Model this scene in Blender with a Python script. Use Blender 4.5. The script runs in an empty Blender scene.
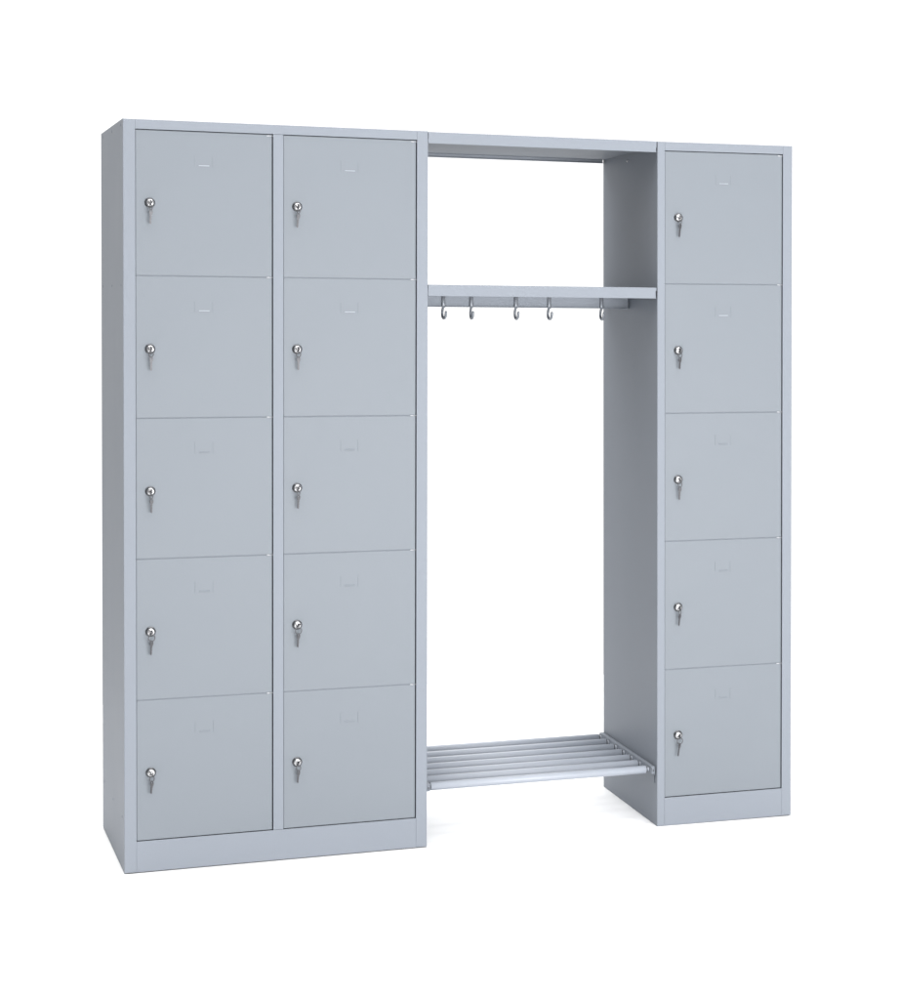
import bpy, bmesh, math, random
from mathutils import Vector, Matrix
random.seed(7)
S = bpy.context.scene
C = S.collection
pi = math.pi

# ------------------------------------------------------------------ measures (metres)
H = 1.85
D = 0.570
W1 = 0.7413          # ten-door cabinet
MID = 0.6226         # open coat section
X2 = W1 + MID
W2 = 0.3821          # five-door cabinet
YAW2, LEAN2, ZO2 = -0.03444, -0.00455, -0.00185
SEAMS = [1.8262, 1.4685, 1.1190, 0.7728, 0.4245, 0.0765]

# ------------------------------------------------------------------ materials
def new_mat(name):
    m = bpy.data.materials.new(name); m.use_nodes = True
    nt = m.node_tree; b = nt.nodes['Principled BSDF']
    return m, nt, b

def paint(name, col, rough=0.55, var=0.04, bump=0.12, wave=0.25, spec=0.2):
    """powder coated sheet steel: orange-peel bump, slow panel waviness, slight tone drift"""
    m, nt, b = new_mat(name)
    N, L = nt.nodes, nt.links
    tc = N.new('ShaderNodeTexCoord')
    n1 = N.new('ShaderNodeTexNoise'); n1.inputs['Scale'].default_value = 3.2; n1.inputs['Detail'].default_value = 4
    n2 = N.new('ShaderNodeTexNoise'); n2.inputs['Scale'].default_value = 420; n2.inputs['Detail'].default_value = 3
    n3 = N.new('ShaderNodeTexNoise'); n3.inputs['Scale'].default_value = 5.0; n3.inputs['Detail'].default_value = 1
    for n in (n1, n2, n3): L.new(tc.outputs['Object'], n.inputs['Vector'])
    mp = N.new('ShaderNodeMapRange'); mp.inputs['To Min'].default_value = 1 - var; mp.inputs['To Max'].default_value = 1 + var
    L.new(n1.outputs['Fac'], mp.inputs['Value'])
    mp2 = N.new('ShaderNodeMapRange'); mp2.inputs['To Min'].default_value = 0.955; mp2.inputs['To Max'].default_value = 1.045
    L.new(n2.outputs['Fac'], mp2.inputs['Value'])
    mu = N.new('ShaderNodeMath'); mu.operation = 'MULTIPLY'
    L.new(mp.outputs[0], mu.inputs[0]); L.new(mp2.outputs[0], mu.inputs[1])
    vm = N.new('ShaderNodeVectorMath'); vm.operation = 'SCALE'; vm.inputs[0].default_value = col
    L.new(mu.outputs[0], vm.inputs['Scale']); L.new(vm.outputs[0], b.inputs['Base Color'])
    mr = N.new('ShaderNodeMapRange'); mr.inputs['To Min'].default_value = rough - .05; mr.inputs['To Max'].default_value = rough + .07
    L.new(n1.outputs['Fac'], mr.inputs['Value']); L.new(mr.outputs[0], b.inputs['Roughness'])
    b1 = N.new('ShaderNodeBump'); b1.inputs['Strength'].default_value = wave; b1.inputs['Distance'].default_value = 0.006
    L.new(n3.outputs['Fac'], b1.inputs['Height'])
    b2 = N.new('ShaderNodeBump'); b2.inputs['Strength'].default_value = bump; b2.inputs['Distance'].default_value = 0.0006
    L.new(n2.outputs['Fac'], b2.inputs['Height']); L.new(b1.outputs[0], b2.inputs['Normal'])
    L.new(b2.outputs[0], b.inputs['Normal'])
    b.inputs['Specular IOR Level'].default_value = spec
    return m

def metal(name, col, rough, bumpscale=180, metallic=1.0):
    m, nt, b = new_mat(name)
    N, L = nt.nodes, nt.links
    b.inputs['Metallic'].default_value = metallic
    tc = N.new('ShaderNodeTexCoord')
    n = N.new('ShaderNodeTexNoise'); n.inputs['Scale'].default_value = bumpscale; n.inputs['Detail'].default_value = 3
    L.new(tc.outputs['Object'], n.inputs['Vector'])
    mr = N.new('ShaderNodeMapRange'); mr.inputs['To Min'].default_value = max(.02, rough - .06); mr.inputs['To Max'].default_value = rough + .08
    L.new(n.outputs['Fac'], mr.inputs['Value']); L.new(mr.outputs[0], b.inputs['Roughness'])
    mp = N.new('ShaderNodeMapRange'); mp.inputs['To Min'].default_value = .9; mp.inputs['To Max'].default_value = 1.08
    L.new(n.outputs['Fac'], mp.inputs['Value'])
    vm = N.new('ShaderNodeVectorMath'); vm.operation = 'SCALE'; vm.inputs[0].default_value = col
    L.new(mp.outputs[0], vm.inputs['Scale']); L.new(vm.outputs[0], b.inputs['Base Color'])
    return m

M_FRAME = paint('frame_paint', (0.183, 0.201, 0.230))
M_DOOR  = paint('door_paint',  (0.155, 0.172, 0.193), rough=.47, var=.03, wave=.4)
M_SHELF = paint('shelf_paint', (0.183, 0.201, 0.230))
M_TUBE  = paint('tube_paint',  (0.270, 0.292, 0.332), rough=.40, var=.03, wave=.05, spec=.6)
M_HOOK  = metal('hook_zinc', (0.21, 0.225, 0.25), .40, metallic=.35)
M_CHROME = metal('lock_chrome', (0.52, 0.52, 0.53), .26)
M_RIM = metal('lock_rim', (0.16, 0.16, 0.165), .28)
M_KEY   = metal('key_nickel', (0.070, 0.070, 0.076), .45, metallic=.35)
M_DARK  = paint('dark_plastic', (0.035, 0.036, 0.040), rough=.5, var=.1)
M_LIP   = paint('lit_lip_paint', (0.30, 0.32, 0.35))  # door paint lightened: light caught by the upper card lips, put into the colour
M_HINGE = metal('hinge_zinc', (0.40, 0.41, 0.43), .45, metallic=.2)

# ------------------------------------------------------------------ mesh helpers
def hexa(bm, c, bev=0.0, seg=1, mi=0):
    """c: 8 corners, bottom ring (4, ccw from above) then top ring"""
    vs = [bm.verts.new(p) for p in c]
    fs = [(3, 2, 1, 0), (4, 5, 6, 7), (0, 1, 5, 4), (1, 2, 6, 5), (2, 3, 7, 6), (3, 0, 4, 7)]
    fl = []
    for f in fs:
        fc = bm.faces.new([vs[i] for i in f]); fc.material_index = mi; fl.append(fc)
    if bev > 0:
        es = list({e for f in fl for e in f.edges})
        r = bmesh.ops.bevel(bm, geom=es, offset=bev, segments=seg, profile=0.6, affect='EDGES', clamp_overlap=True)
        for f in r['faces']: f.material_index = mi

def box(bm, x0, x1, y0, y1, z0, z1, bev=0.0, seg=1, mi=0):
    hexa(bm, [(x0, y0, z0), (x1, y0, z0), (x1, y1, z0), (x0, y1, z0),
              (x0, y0, z1), (x1, y0, z1), (x1, y1, z1), (x0, y1, z1)], bev, seg, mi)

def tube(bm, pts, rad, n=12, caps=True, mi=0):
    pts = [Vector(p) for p in pts]
    if not hasattr(rad, '__len__'): rad = [rad] * len(pts)
    rings = []; up = None
    for i, p in enumerate(pts):
        a = pts[max(i - 1, 0)]; b = pts[min(i + 1, len(pts) - 1)]
        t = (b - a).normalized()
        if up is None:
            up = Vector((0, 0, 1)) if abs(t.z) < .9 else Vector((1, 0, 0))
        s = t.cross(up).normalized(); u = s.cross(t).normalized(); up = u
        rings.append([bm.verts.new(p + (s * math.cos(2 * pi * k / n) + u * math.sin(2 * pi * k / n)) * rad[i]) for k in range(n)])
    for r0, r1 in zip(rings, rings[1:]):
        for k in range(n):
            f = bm.faces.new((r0[k], r0[(k + 1) % n], r1[(k + 1) % n], r1[k])); f.smooth = True; f.material_index = mi
    if caps:
        f = bm.faces.new(rings[0][::-1]); f.material_index = mi
        f = bm.faces.new(rings[-1]); f.material_index = mi

def lathe_y(bm, prof, n=32, mi=0, cx=0, cz=0):
    """prof: list of (radius, y); turned about the Y axis"""
    rings = []
    for r, y in prof:
        if r < 1e-6: rings.append([bm.verts.new((cx, y, cz))])
        else: rings.append([bm.verts.new((cx + r * math.cos(2 * pi * k / n), y, cz + r * math.sin(2 * pi * k / n))) for k in range(n)])
    for a, b in zip(rings, rings[1:]):
        for k in range(n):
            q = [a[k % len(a)], a[(k + 1) % len(a)], b[(k + 1) % len(b)], b[k % len(b)]]
            u = []
            for v in q:
                if v not in u: u.append(v)
            if len(u) >= 3:
                f = bm.faces.new(u); f.smooth = True; f.material_index = mi

def strip(bm, pts, w, th, mi=0):
    """flat strip of width w along X swept along yz points (y,z) centred at x=0"""
    P = [Vector((0, p[0], p[1])) for p in pts]
    rows = []
    for i, p in enumerate(P):
        t = (P[min(i + 1, len(P) - 1)] - P[max(i - 1, 0)]).normalized()
        n = Vector((1, 0, 0)).cross(t).normalized() * th / 2
        ww = (w[i] if hasattr(w, '__len__') else w) / 2
        rows.append([bm.verts.new(p + n + Vector((sx * ww, 0, 0))) for sx in (-1, 1)] + [bm.verts.new(p - n + Vector((sx * ww, 0, 0))) for sx in (1, -1)])
    for a, b in zip(rows, rows[1:]):
        for k in range(4):
            f = bm.faces.new((a[k], a[(k + 1) % 4], b[(k + 1) % 4], b[k])); f.material_index = mi; f.smooth = True
    bm.faces.new(rows[0][::-1]); bm.faces.new(rows[-1])

def obj(name, bm, mats, parent=None, loc=None):
    bmesh.ops.recalc_face_normals(bm, faces=bm.faces)
    me = bpy.data.meshes.new(name); bm.to_mesh(me); bm.free()
    for m in (mats if isinstance(mats, (list, tuple)) else [mats]): me.materials.append(m)
    o = bpy.data.objects.new(name, me); C.objects.link(o)
    if parent: o.parent = parent
    if loc is not None: o.location = loc
    return o

def thing(name, label, cat, loc=(0, 0, 0), group=None):
    o = bpy.data.objects.new(name, None); C.objects.link(o)
    o.location = loc; o.empty_display_size = .05
    o['label'] = label; o['category'] = cat
    if group: o['group'] = group
    return o

def B(): return bmesh.new()

# ------------------------------------------------------------------ cabinets
POST = 0.0287
T = 0.0016      # sheet
def side_mesh(x, inner, post):
    """folded side panel: sheet, front flange of width post. inner = +1 when the cabinet lies to +x"""
    bm = B()
    a, b = (x, x + .0018) if inner > 0 else (x - .0018, x)
    box(bm, a, b, 0.0006, D, 0, H, .0006, 2)
    p, q = (x + .0002, x + post) if inner > 0 else (x - post, x - .0002)
    box(bm, p, q, 0, .0032, 0.0005, H - .0005, .0013, 3)
    # return of the flange
    r, s = (x + post - .0016, x + post) if inner > 0 else (x - post, x - post + .0016)
    box(bm, r, s, .0022, .0075, .02, H - .02)
    return bm

def rivet(bm, x, y, z, nx):
    # shallow dimple head on a side sheet
    prof = [(0.0, -.0004), (.0022, -.0006), (.0034, .0001), (.0044, .0006)]
    n = 12; rings = []
    for r, h in [(.0040, .0), (.0034, .0006), (.0024, .0009), (.0, .0010)]:
        if r == 0: rings.append([bm.verts.new((x + nx * h, y, z))])
        else: rings.append([bm.verts.new((x + nx * h, y + r * math.cos(2 * pi * k / n), z + r * math.sin(2 * pi * k / n))) for k in range(n)])
    for a, b in zip(rings, rings[1:]):
        for k in range(n):
            u = []
            for v in (a[k % len(a)], a[(k + 1) % len(a)], b[(k + 1) % len(b)], b[k % len(b)]):
                if v not in u: u.append(v)
            f = bm.faces.new(u); f.smooth = True

def door_mesh(w, h):
    """pan door, origin at its lower left front corner; embossed card guides near the top"""
    bm = B()
    box(bm, 0, w, 0, .016, 0, h, .0021, 3)
    return bm

def card_mesh(big=False):
    bm = B()
    # two upright embossed guides and the lower lip, pressed out of the sheet
    for sx in (-1, 1):
        box(bm, sx * .0215 - .0017, sx * .0215 + .0017, -.00065, .0004, -.004, .024, .0005, 2)
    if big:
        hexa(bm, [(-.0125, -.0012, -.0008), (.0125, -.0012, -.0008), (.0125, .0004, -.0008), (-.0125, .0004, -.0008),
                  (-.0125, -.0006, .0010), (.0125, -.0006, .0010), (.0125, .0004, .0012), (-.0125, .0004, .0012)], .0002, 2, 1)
        return bm
    hexa(bm, [(-.0125, -.0014, -.0010), (.0125, -.0014, -.0010), (.0125, .0004, -.0018), (-.0125, .0004, -.0018),
              (-.0125, -.0004, .0022), (.0125, -.0004, .0022), (.0125, .0004, .0024), (-.0125, .0004, .0024)], .0003, 2)
    return bm

def lock_mesh():
    bm = B()
    R = .0122
    lathe_y(bm, [(R, .0004), (R, -.0020), (R * .95, -.0032), (R * .86, -.0040)], 40, 2)
    lathe_y(bm, [(R * .86, -.0040), (R * .80, -.0036), (R * .77, -.0036)], 40, 1)
    lathe_y(bm, [(R * .77, -.0036), (R * .76, -.0070), (R * .70, -.0086), (R * .58, -.0096), (R * .46, -.0098)], 40, 0)
    lathe_y(bm, [(R * .46, -.0098), (R * .42, -.0084)], 40, 2)
    lathe_y(bm, [(R * .42, -.0084), (R * .40, -.0088), (0, -.0088)], 40, 0)
    # key slot
    box(bm, -.0009, .0009, -.0089, -.0080, -.0042, .0042, 0, 1, 1)
    return bm


def hinge_mesh():
    bm = B(); 
    tube(bm, [(-.0150, .0002, .0004), (-.0135, -.0003, .0004), (-.0080, -.0003, .0004), (-.0070, .0002, .0004), (.0010, .0002, .0004)], [.0006, .0015, .0015, .0008, .0008], 10)
    return bm

shared = {}
def inst(name, key, mk, mats, parent, loc, rot=None):
    if key not in shared:
        o = obj(name, mk(), mats, parent, loc); shared[key] = o.data
    else:
        o = bpy.data.objects.new(name, shared[key]); C.objects.link(o); o.parent = parent; o.location = loc
    if rot: o.rotation_euler = rot
    return o

def make_cabinet(name, label, W, cols, postL, postR, hidden_left=False):
    t = thing(name, label, 'locker')
    o = obj('side_panel', side_mesh(0, 1, postL), M_FRAME, t)
    o2 = obj('side_panel', side_mesh(W, -1, postR), M_FRAME, t)
    rows = [(1.8376, ), (1.445, ), (.131, )]
    for (z,) in rows:
        for y in (.050, .278, .520):
            bm = B(); rivet(bm, 0, y, z, -1); r_ = obj('rivet', bm, M_FRAME, o)
            bm = B(); rivet(bm, W, y, z, 1); r_ = obj('rivet', bm, M_FRAME, o2)
    bm = B(); box(bm, .0018, W - .0018, .0022, D - .002, H - .0022, H - .0006, .0005, 1); obj('top_panel', bm, M_FRAME, t)
    bm = B(); box(bm, .0018, W - .0018, D - .0018, D - .0004, .0006, H - .0028, 0); obj('back_panel', bm, M_FRAME, t)
    bm = B(); box(bm, postL + .0001, W - postR - .0001, .0002, .0030, SEAMS[0] + .0, H - .0006, .0004, 2)
    box(bm, postL + .002, W - postR - .002, .0016, .0080, SEAMS[0] + .0002, SEAMS[0] + .0018); obj('top_rail', bm, M_FRAME, t)
    bm = B(); box(bm, postL + .0001, W - postR - .0001, .0002, .0030, .0005, SEAMS[5], .0004, 2)
    box(bm, postL + .002, W - postR - .002, .0016, .0090, SEAMS[5] - .0018, SEAMS[5] - .0002); obj('plinth', bm, M_FRAME, t)
    for i in range(len(cols) - 1):
        a, b = cols[i][1], cols[i + 1][0]
        bm = B(); box(bm, a, b, .0003, .0032, SEAMS[5] + .0004, SEAMS[0] - .0004, .0012, 3)
        box(bm, (a + b) / 2 - .001, (a + b) / 2 + .001, .0034, D - .003, .08, 1.82)
        obj('divider', bm, M_FRAME, t)
    for (a, b) in cols:
        for z in SEAMS[1:5]:
            bm = B(); box(bm, a + .001, b - .0023, .0031, .0190, z - .00046, z + .00046)
            box(bm, a + .001, b - .001, .0200, .0212, z - .020, z + .012, .0004, 1)
            box(bm, a + .001, b - .001, .0214, D - .003, z - .001, z + .0002)
            obj('shelf', bm, M_SHELF, t)
        for r in range(5):
            zt, zb = SEAMS[r], SEAMS[r + 1]
            gt = .0014 if r == 0 else .0005
            gb = .0014 if r == 4 else .0005
            x0, x1 = a + .0003, b - .0021
            w, h = x1 - x0, (zt - gt) - (zb + gb)
            yd = .0024 + random.uniform(-.0003, .0003)
            d = obj('door', door_mesh(w, h), M_DOOR, t, (x0, yd, zb + gb))
            d.rotation_euler = (random.uniform(-.0012, .0012), 0, random.uniform(-.0010, .0010))
            lx = (.0630 if W > .5 else .0590) - (cols[0][0] if a == cols[0][0] else 0)
            lx = (.0344 if W > .5 else .0385) - .001
            lz = zt - .1795 - (zb + gb)
            inst('lock', 'lock', lock_mesh, [M_CHROME, M_DARK, M_RIM], d, (lx, 0, lz), (0, random.choice([0, .5, -.5, 1.0]), 0))
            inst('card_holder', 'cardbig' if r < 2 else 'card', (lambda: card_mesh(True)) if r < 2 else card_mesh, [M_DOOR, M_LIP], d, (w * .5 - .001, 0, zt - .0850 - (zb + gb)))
            inst('hinge', 'hinge', hinge_mesh, M_HINGE, d, (w + .0015, 0, h - .0002 if r else h - .004))
            yield t, d, (lx, lz), r, a, (x0, yd, zb + gb)

# ------------------------------------------------------------------ keys: one in the cylinder, its twin on the ring below it
def key_flat(bm, z0, L=.036, flip=1, mi=0):
    """hanging key in the local XZ plane: bow at the top (z0), blade pointing down"""
    n = 20; outer = []; inner = []
    for k in range(n):
        a = 2 * pi * k / n
        outer.append((.0043 * math.cos(a), .0075 * math.sin(a)))
        inner.append((.0018 * math.cos(a), .0032 + .0020 * math.sin(a)))
    cz = z0 - .0075; th = .0011
    vo = [[bm.verts.new((x, s * th, cz + z)) for x, z in outer] for s in (-1, 1)]
    vi = [[bm.verts.new((x, s * th, cz + z)) for x, z in inner] for s in (-1, 1)]
    for k in range(n):
        j = (k + 1) % n
        for s in (0, 1): bm.faces.new((vo[s][k], vo[s][j], vi[s][j], vi[s][k]))
        bm.faces.new((vo[0][k], vo[0][j], vo[1][j], vo[1][k])); bm.faces.new((vi[0][k], vi[0][j], vi[1][j], vi[1][k]))
    # blade with bitting
    pr = []; zb = cz - .0075; m = 6; bl = L - .0150
    right = [(.0025, zb)] ; 
    for k in range(m):
        z = zb - bl * (k + .5) / m
        right.append((flip * 0 + .0025 - (.0009 if k % 2 else .0003), z))
    right.append((.0006, zb - bl)); left = [(-.0021, zb - bl + .002), (-.0025, zb)]
    poly = [(x * flip, z) for x, z in right + left]
    a = [bm.verts.new((x, -.0009, z)) for x, z in poly]; b = [bm.verts.new((x, .0009, z)) for x, z in poly]
    bm.faces.new(a); bm.faces.new(b[::-1])
    for k in range(len(poly)):
        j = (k + 1) % len(poly); bm.faces.new((a[k], a[j], b[j], b[k]))

def ring_mesh(bm, R, r, cz, ax=1.0):
    n = 20; m = 8; V = []
    for k in range(n):
        a = 2 * pi * k / n; c = Vector((R * math.cos(a) * ax, 0, cz + R * math.sin(a)))
        d = Vector((math.cos(a), 0, math.sin(a)))
        V.append([bm.verts.new(c + d * r * math.cos(2 * pi * q / m) + Vector((0, r * math.sin(2 * pi * q / m), 0))) for q in range(m)])
    for k in range(n):
        for q in range(m):
            f = bm.faces.new((V[k][q], V[(k + 1) % n][q], V[(k + 1) % n][(q + 1) % m], V[k][(q + 1) % m])); f.smooth = True

#            style: turn of hanging key about z, tilt, ring wide?, length
KSTYLE = {
 (0, 0): (.15, .03, 0, .034), (0, 1): (.10, 0, 1, .033), (0, 2): (.25, -.02, 0, .034), (0, 3): (.45, .02, 2, .034), (0, 4): (.40, .03, 1, .030),
 (1, 0): (.20, .06, 0, .034), (1, 1): (.10, 0, 1, .032), (1, 2): (.25, .0, 0, .033), (1, 3): (.35, .02, 2, .034), (1, 4): (.35, .03, 1, .031),
 (2, 0): (.45, .0, 0, .034), (2, 1): (.35, -.02, 1, .030), (2, 2): (.10, .02, 1, .034), (2, 3): (.60, .02, 0, .030), (2, 4): (.70, .10, 2, .033)}
ROWN = ['topmost', 'second', 'middle', 'fourth', 'lowest']
COLN = ['leftmost door column', 'wide cabinet\'s inner door column', 'narrow single-column cabinet']

def make_keys(ci, r, W):
    turn, tilt, rg, L = KSTYLE[(ci, r)]
    lab = 'small nickel key pair in the %s lock of the %s' % (ROWN[r], COLN[ci])
    k = thing('key_pair', lab, 'keys', W, 'keys left in the locker locks')
    k.rotation_euler = (0, 0, YAW2 if ci == 2 else 0)
    # inserted key, seen nearly edge on, its bow sticks out of the cylinder
    bm = B()
    box(bm, -.0007, .0007, -.0138, -.0086, -.0032, .0032, .0003, 1)
    n = 18; th = .0009
    pr = [(-.0205 + .0070 * math.cos(2 * pi * q / n), .0066 * math.sin(2 * pi * q / n)) for q in range(n)]
    a = [bm.verts.new((-th, y, z)) for y, z in pr]; b = [bm.verts.new((th, y, z)) for y, z in pr]
    bm.faces.new(a); bm.faces.new(b[::-1])
    for q in range(n):
        j = (q + 1) % n; f = bm.faces.new((a[q], a[j], b[j], b[q]))
    o = obj('inserted_key', bm, M_KEY, k); o.rotation_euler = (0, random.choice([.0, .9, -.6, .5]), 0)
    bm = B()
    R = [.0058, .0068, .0082][rg]
    ring_mesh(bm, R, .0011, -.0085 - R * .62, [.55, .8, .95][rg])
    o = obj('ring', bm, M_KEY, k, (0.0008, -.0185, 0)); o.rotation_euler = (.05, 0, .1)
    bm = B(); key_flat(bm, 0, L + .003)
    o = obj('hanging_key', bm, M_KEY, k, (.0012, -.0160, -.0085 - R * 1.35)); o.rotation_euler = (.10, tilt, turn)

colsL = [(POST, .3548), (.3800, .7130)]
for t, d, (lx, lz), r, a, (x0, yd, z0) in make_cabinet('locker_cabinet', 'wide grey steel cabinet with ten locked doors in two columns', W1, colsL, POST, W1 - .7130):
    make_keys(0 if a == POST else 1, r, (x0 + lx, yd, z0 + lz))

cabR = None
rotR = Matrix.Translation((X2, 0, ZO2)) @ Matrix.Rotation(YAW2, 4, 'Z') @ Matrix.Rotation(LEAN2, 4, 'Y')
colsR = [(.0208, .3552)]
for t, d, (lx, lz), r, a, (x0, yd, z0) in make_cabinet('locker_cabinet', 'narrow grey steel cabinet with a single column of five locked doors', W2, colsR, .0208, W2 - .3552):
    cabR = t
    make_keys(2, r, rotR @ Vector((x0 + lx, yd, z0 + lz)))
cabR.location = (X2, 0, ZO2); cabR.rotation_euler = (0, LEAN2, YAW2)

# ------------------------------------------------------------------ open coat section between the cabinets
def wall_x(y, z):    # inner face of the right cabinet
    return X2 + LEAN2 * z - math.sin(YAW2) * y - .0008
rack = thing('coat_rack', 'open grey coat section with roof, hat shelf, five hooks and tubular shoe grate', 'coat rack', (W1, 0, 0))
def pan(bm, y0, y1, z0, z1, xl=W1 + .0010, gap=.0010, bev=.0006):
    c = []
    for z in (z0, z1):
        c += [(xl - W1, y0, z), (wall_x(y0, z) - gap - W1, y0, z), (wall_x(y1, z) - gap - W1, y1, z), (xl - W1, y1, z)]
    hexa(bm, c, bev, 2)
bm = B()
pan(bm, 0.0, .0016, 1.8189, 1.8480, gap=.0030)      # front lip
pan(bm, .0018, D - .002, 1.8310, 1.8478)            # panel
pan(bm, .0018, .020, 1.8192, 1.8206)                # return fold of the lip
obj('roof_panel', bm, M_SHELF, rack)
bm = B(); pan(bm, D - .0018, D, 1.8206, 1.8476); pan(bm, D - .014, D - .002, 1.8206, 1.8220); obj('roof_back_rail', bm, M_SHELF, rack)
bm = B()
pan(bm, -.0004, .0014, 1.4268, 1.4560, gap=.0040)
pan(bm, .0016, .5600, 1.4470, 1.4556)
pan(bm, .0016, .018, 1.4270, 1.4284)
pan(bm, .5585, .5600, 1.4300, 1.4460)
obj('hat_shelf', bm, M_SHELF, rack)
bm = B()
HY = .290
pan(bm, HY, HY + .0030, 1.3990, 1.4465, bev=.0004)
pan(bm, HY - .006, HY - .0002, 1.3990, 1.4006, bev=.0004)
pan(bm, HY + .0032, HY + .030, 1.4440, 1.4466, bev=.0004)
obj('hook_rail', bm, M_SHELF, rack)
# rail bracket at the right wall
bm = B()
for yy in (.300, .345, .378):
    x = wall_x(yy, 1.41) - W1
    box(bm, x - .010, x - .0006, yy, yy + .0022, 1.398, 1.4465, .0004)
x = wall_x(.34, 1.41) - W1
box(bm, x - .0042, x - .0014, .296, .379, 1.400, 1.446, .0004)
obj('rail_bracket', bm, M_SHELF, rack)

def hook_mesh():
    bm = B()
    strip(bm, [(-.0025, 1.4440), (-.0030, 1.412), (-.0042, 1.4040), (-.0030, 1.3975)], [.0095, .0095, .0105, .0085], .0026)
    P = [(-.003, 1.4020), (.004, 1.3950), (.009, 1.3870), (.0095, 1.3790), (.005, 1.3718), (-.004, 1.3682), (-.014, 1.3690), (-.0215, 1.3735), (-.0250, 1.3800), (-.0262, 1.3850)]
    # smooth the bend
    Q = []
    for i in range(len(P) - 1):
        p0 = P[max(i - 1, 0)]; p1 = P[i]; p2 = P[i + 1]; p3 = P[min(i + 2, len(P) - 1)]
        for s in range(4):
            u = s / 4
            Q.append(tuple(.5 * ((2 * p1[k]) + (-p0[k] + p2[k]) * u + (2 * p0[k] - 5 * p1[k] + 4 * p2[k] - p3[k]) * u * u + (-p0[k] + 3 * p1[k] - 3 * p2[k] + p3[k]) * u ** 3) for k in (0, 1)))
    Q.append(P[-1])
    rad = [.0035] * len(Q); rad[-1] = .0030
    tube(bm, [(0, y * 1.0, z) for y, z in Q], rad, 12)
    # rounded tip
    bmesh.ops.create_icosphere(bm, subdivisions=2, radius=.0036, matrix=Matrix.Translation((0, P[-1][0], P[-1][1] + .0002)))
    for f in bm.faces: f.smooth = True
    return bm
for i, hx in enumerate((.8468, .9228, 1.0460, 1.1389, 1.2880)):
    inst('coat_hook', 'hook', hook_mesh, M_HOOK, rack, (hx - W1, HY, 0), (0, 0, random.uniform(-.12, .12)))

# shoe grate: seven tubes between two channels
ZT = .1490; RT = .0108
grate = bpy.data.objects.new('shoe_grate', None); C.objects.link(grate); grate.parent = rack; grate.empty_display_size = .05
ys = [.0360 + i * .0845 for i in range(7)]
for y in ys:
    bm = B()
    xa = W1 + .0165; xb = wall_x(y, ZT) - .0215
    tube(bm, [(xa - W1, y, ZT), (xa + .0008 - W1, y, ZT), (xb - .0008 - W1, y, ZT), (xb - W1, y, ZT)], [RT - .0008, RT, RT, RT - .0008], 28)
    for a, b in ((xa - .0026, xa + .001), (xb - .001, xb + .0026)):
        tube(bm, [(a - W1, y, ZT), (b - W1, y, ZT)], RT * .80, 20, mi=1)
    for a, b in ((W1 + .010, xa - .002), (xb + .002, xb + .013)):
        tube(bm, [(a - W1, y, ZT), (b - W1, y, ZT)], RT * .52, 14)
    obj('tube', bm, [M_TUBE, M_DARK], grate)
def channel(side):
    bm = B()
    def X(y, off): return (W1 + off if side < 0 else wall_x(y, .15) - off) - W1
    def bar(o0, o1, y0, y1, z0, z1, mi=0, bev=.0006):
        a, b = (o0, o1) if side < 0 else (o1, o0)
        c = []
        for z in (z0, z1): c += [(X(y0, a), y0, z), (X(y0, b), y0, z), (X(y1, b), y1, z), (X(y1, a), y1, z)]
        hexa(bm, c, bev, 2, mi)
    bar(.0006, .0026, .014, D - .004, .1360, .1590)
    bar(.0028, .0125, .014, D - .004, .1574, .1592)
    bar(.0110, .0127, .020, D - .004, .1400, .1572)
    bar(.0028, .0108, .0145, .0160, .1400, .1572)          # front end plate
    bar(.0042, .0096, .0120, .0143, .1436, .1540, 0)        # square plug
    bar(.0056, .0082, .0114, .0119, .1455, .1520, 1, 0)
    bar(.0004, .0022, .024, .048, .1120, .1362)             # fixing tab
    for y in ys[:-1]:
        bar(.0128, .0160, y + .026, y + .060, .1420, .1500)
    return bm
obj('channel', channel(-1), [M_SHELF, M_DARK], grate)
obj('channel', channel(1), [M_SHELF, M_DARK], grate)
# bolts on the inner cheek, joining the roof to the cabinet
bm = B()
for (y, z) in ((.300, 1.812),):
    x = wall_x(y, z) - W1
    tube(bm, [(x + .0006, y, z), (x - .003, y, z)], .0032, 12)
obj('bolt', bm, M_HINGE, rack)

# ------------------------------------------------------------------ setting: white studio floor
bm = B()
vs = [bm.verts.new(p) for p in ((-1.1, -7.5, 0), (4.2, -7.5, 0), (4.2, 2.6, 0), (-1.1, 2.6, 0))]; bm.faces.new(vs)
fl = obj('floor', bm, paint('white_floor', (.92, .92, .92), rough=.9, var=.01, bump=.02, wave=.0, spec=.1), None, (0, 0, -.002)); fl['kind'] = 'structure'
fl['label'] = 'seamless white studio floor'

# ------------------------------------------------------------------ light
w = bpy.data.worlds.new('World'); S.world = w; w.use_nodes = True
nt = w.node_tree; N = nt.nodes; L = nt.links
bg = N['Background']
tc = N.new('ShaderNodeTexCoord')
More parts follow.
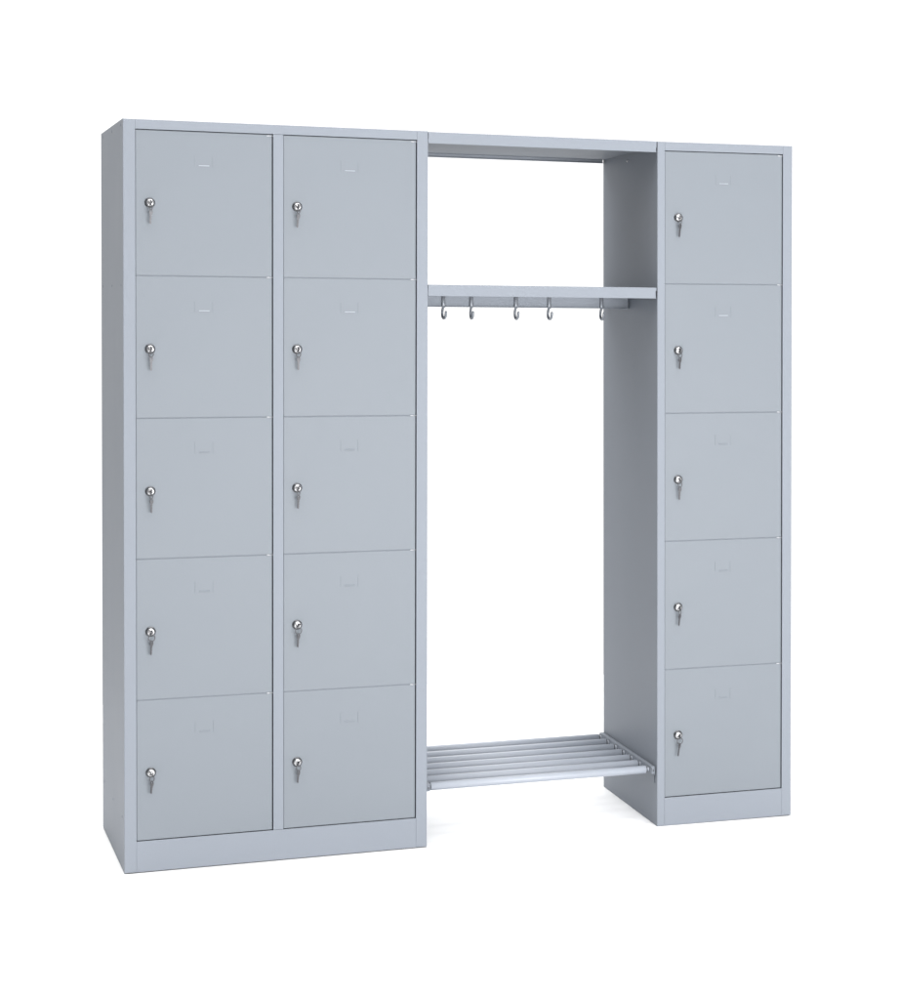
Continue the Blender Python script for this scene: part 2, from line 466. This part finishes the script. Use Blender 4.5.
# invented world light: white behind the furniture (+y), dimmed elsewhere to darken side panels
mr = N.new('ShaderNodeMapRange'); mr.inputs['From Min'].default_value = -.35; mr.inputs['From Max'].default_value = .40
mr.inputs['To Min'].default_value = .36; mr.inputs['To Max'].default_value = 1.20; mr.interpolation_type = 'SMOOTHSTEP'
dt = N.new('ShaderNodeVectorMath'); dt.operation = 'DOT_PRODUCT'; dt.inputs[1].default_value = (.26, .966, 0)
L.new(tc.outputs['Generated'], dt.inputs[0]); L.new(dt.outputs['Value'], mr.inputs['Value'])
bg.inputs['Color'].default_value = (1, 1, 1, 1)
L.new(mr.outputs[0], bg.inputs['Strength'])

def area(name, loc, target, sx, sy, energy, col=(1, 1, 1)):
    l = bpy.data.lights.new(name, 'AREA'); l.shape = 'RECTANGLE'; l.size = sx; l.size_y = sy; l.energy = energy; l.color = col
    o = bpy.data.objects.new(name, l); C.objects.link(o); o.location = loc
    o.rotation_euler = (Vector(target) - Vector(loc)).to_track_quat('-Z', 'Y').to_euler()
    return o
area('fill_overhead', (.65, -.5, 4.9), (.65, -.5, 0), 5.0, 14, 830)  # added light out of view, lifts the floor to white
area('fill_front', (1.9, -6.6, .80), (1.0, 0, .1), 3.8, 1.4, 510)  # added light behind the camera, brightens the door fronts

# ------------------------------------------------------------------ camera
F_, CX, CY = 2315.77965, 958.40503, 386.28359
P_ = Vector((-0.57163, -5.97615, 1.39021)); rx, ry, rz = -0.03085, 0.00886, -0.44167
fw = Vector((-math.sin(rz) * math.cos(rx), math.cos(rz) * math.cos(rx), math.sin(rx)))
rt = Vector((math.cos(rz), math.sin(rz), 0)); up = rt.cross(fw)
r2 = rt * math.cos(ry) + up * math.sin(ry); u2 = -rt * math.sin(ry) + up * math.cos(ry)
cam = bpy.data.cameras.new('camera'); co = bpy.data.objects.new('camera', cam); C.objects.link(co)
mw = Matrix((r2, u2, -fw)).transposed().to_4x4(); mw.translation = P_
co.matrix_world = mw
cam.sensor_fit = 'VERTICAL'; cam.sensor_height = 24; cam.lens = F_ / 1000 * 24
cam.shift_x = (450 - CX) / 1000; cam.shift_y = (CY - 500) / 1000
cam.clip_start = .05; cam.clip_end = 1000
S.camera = co
S.view_settings.view_transform = 'Standard'; S.view_settings.look = 'None'; S.view_settings.exposure = 0; S.view_settings.gamma = 1
S.cycles.max_bounces = 8
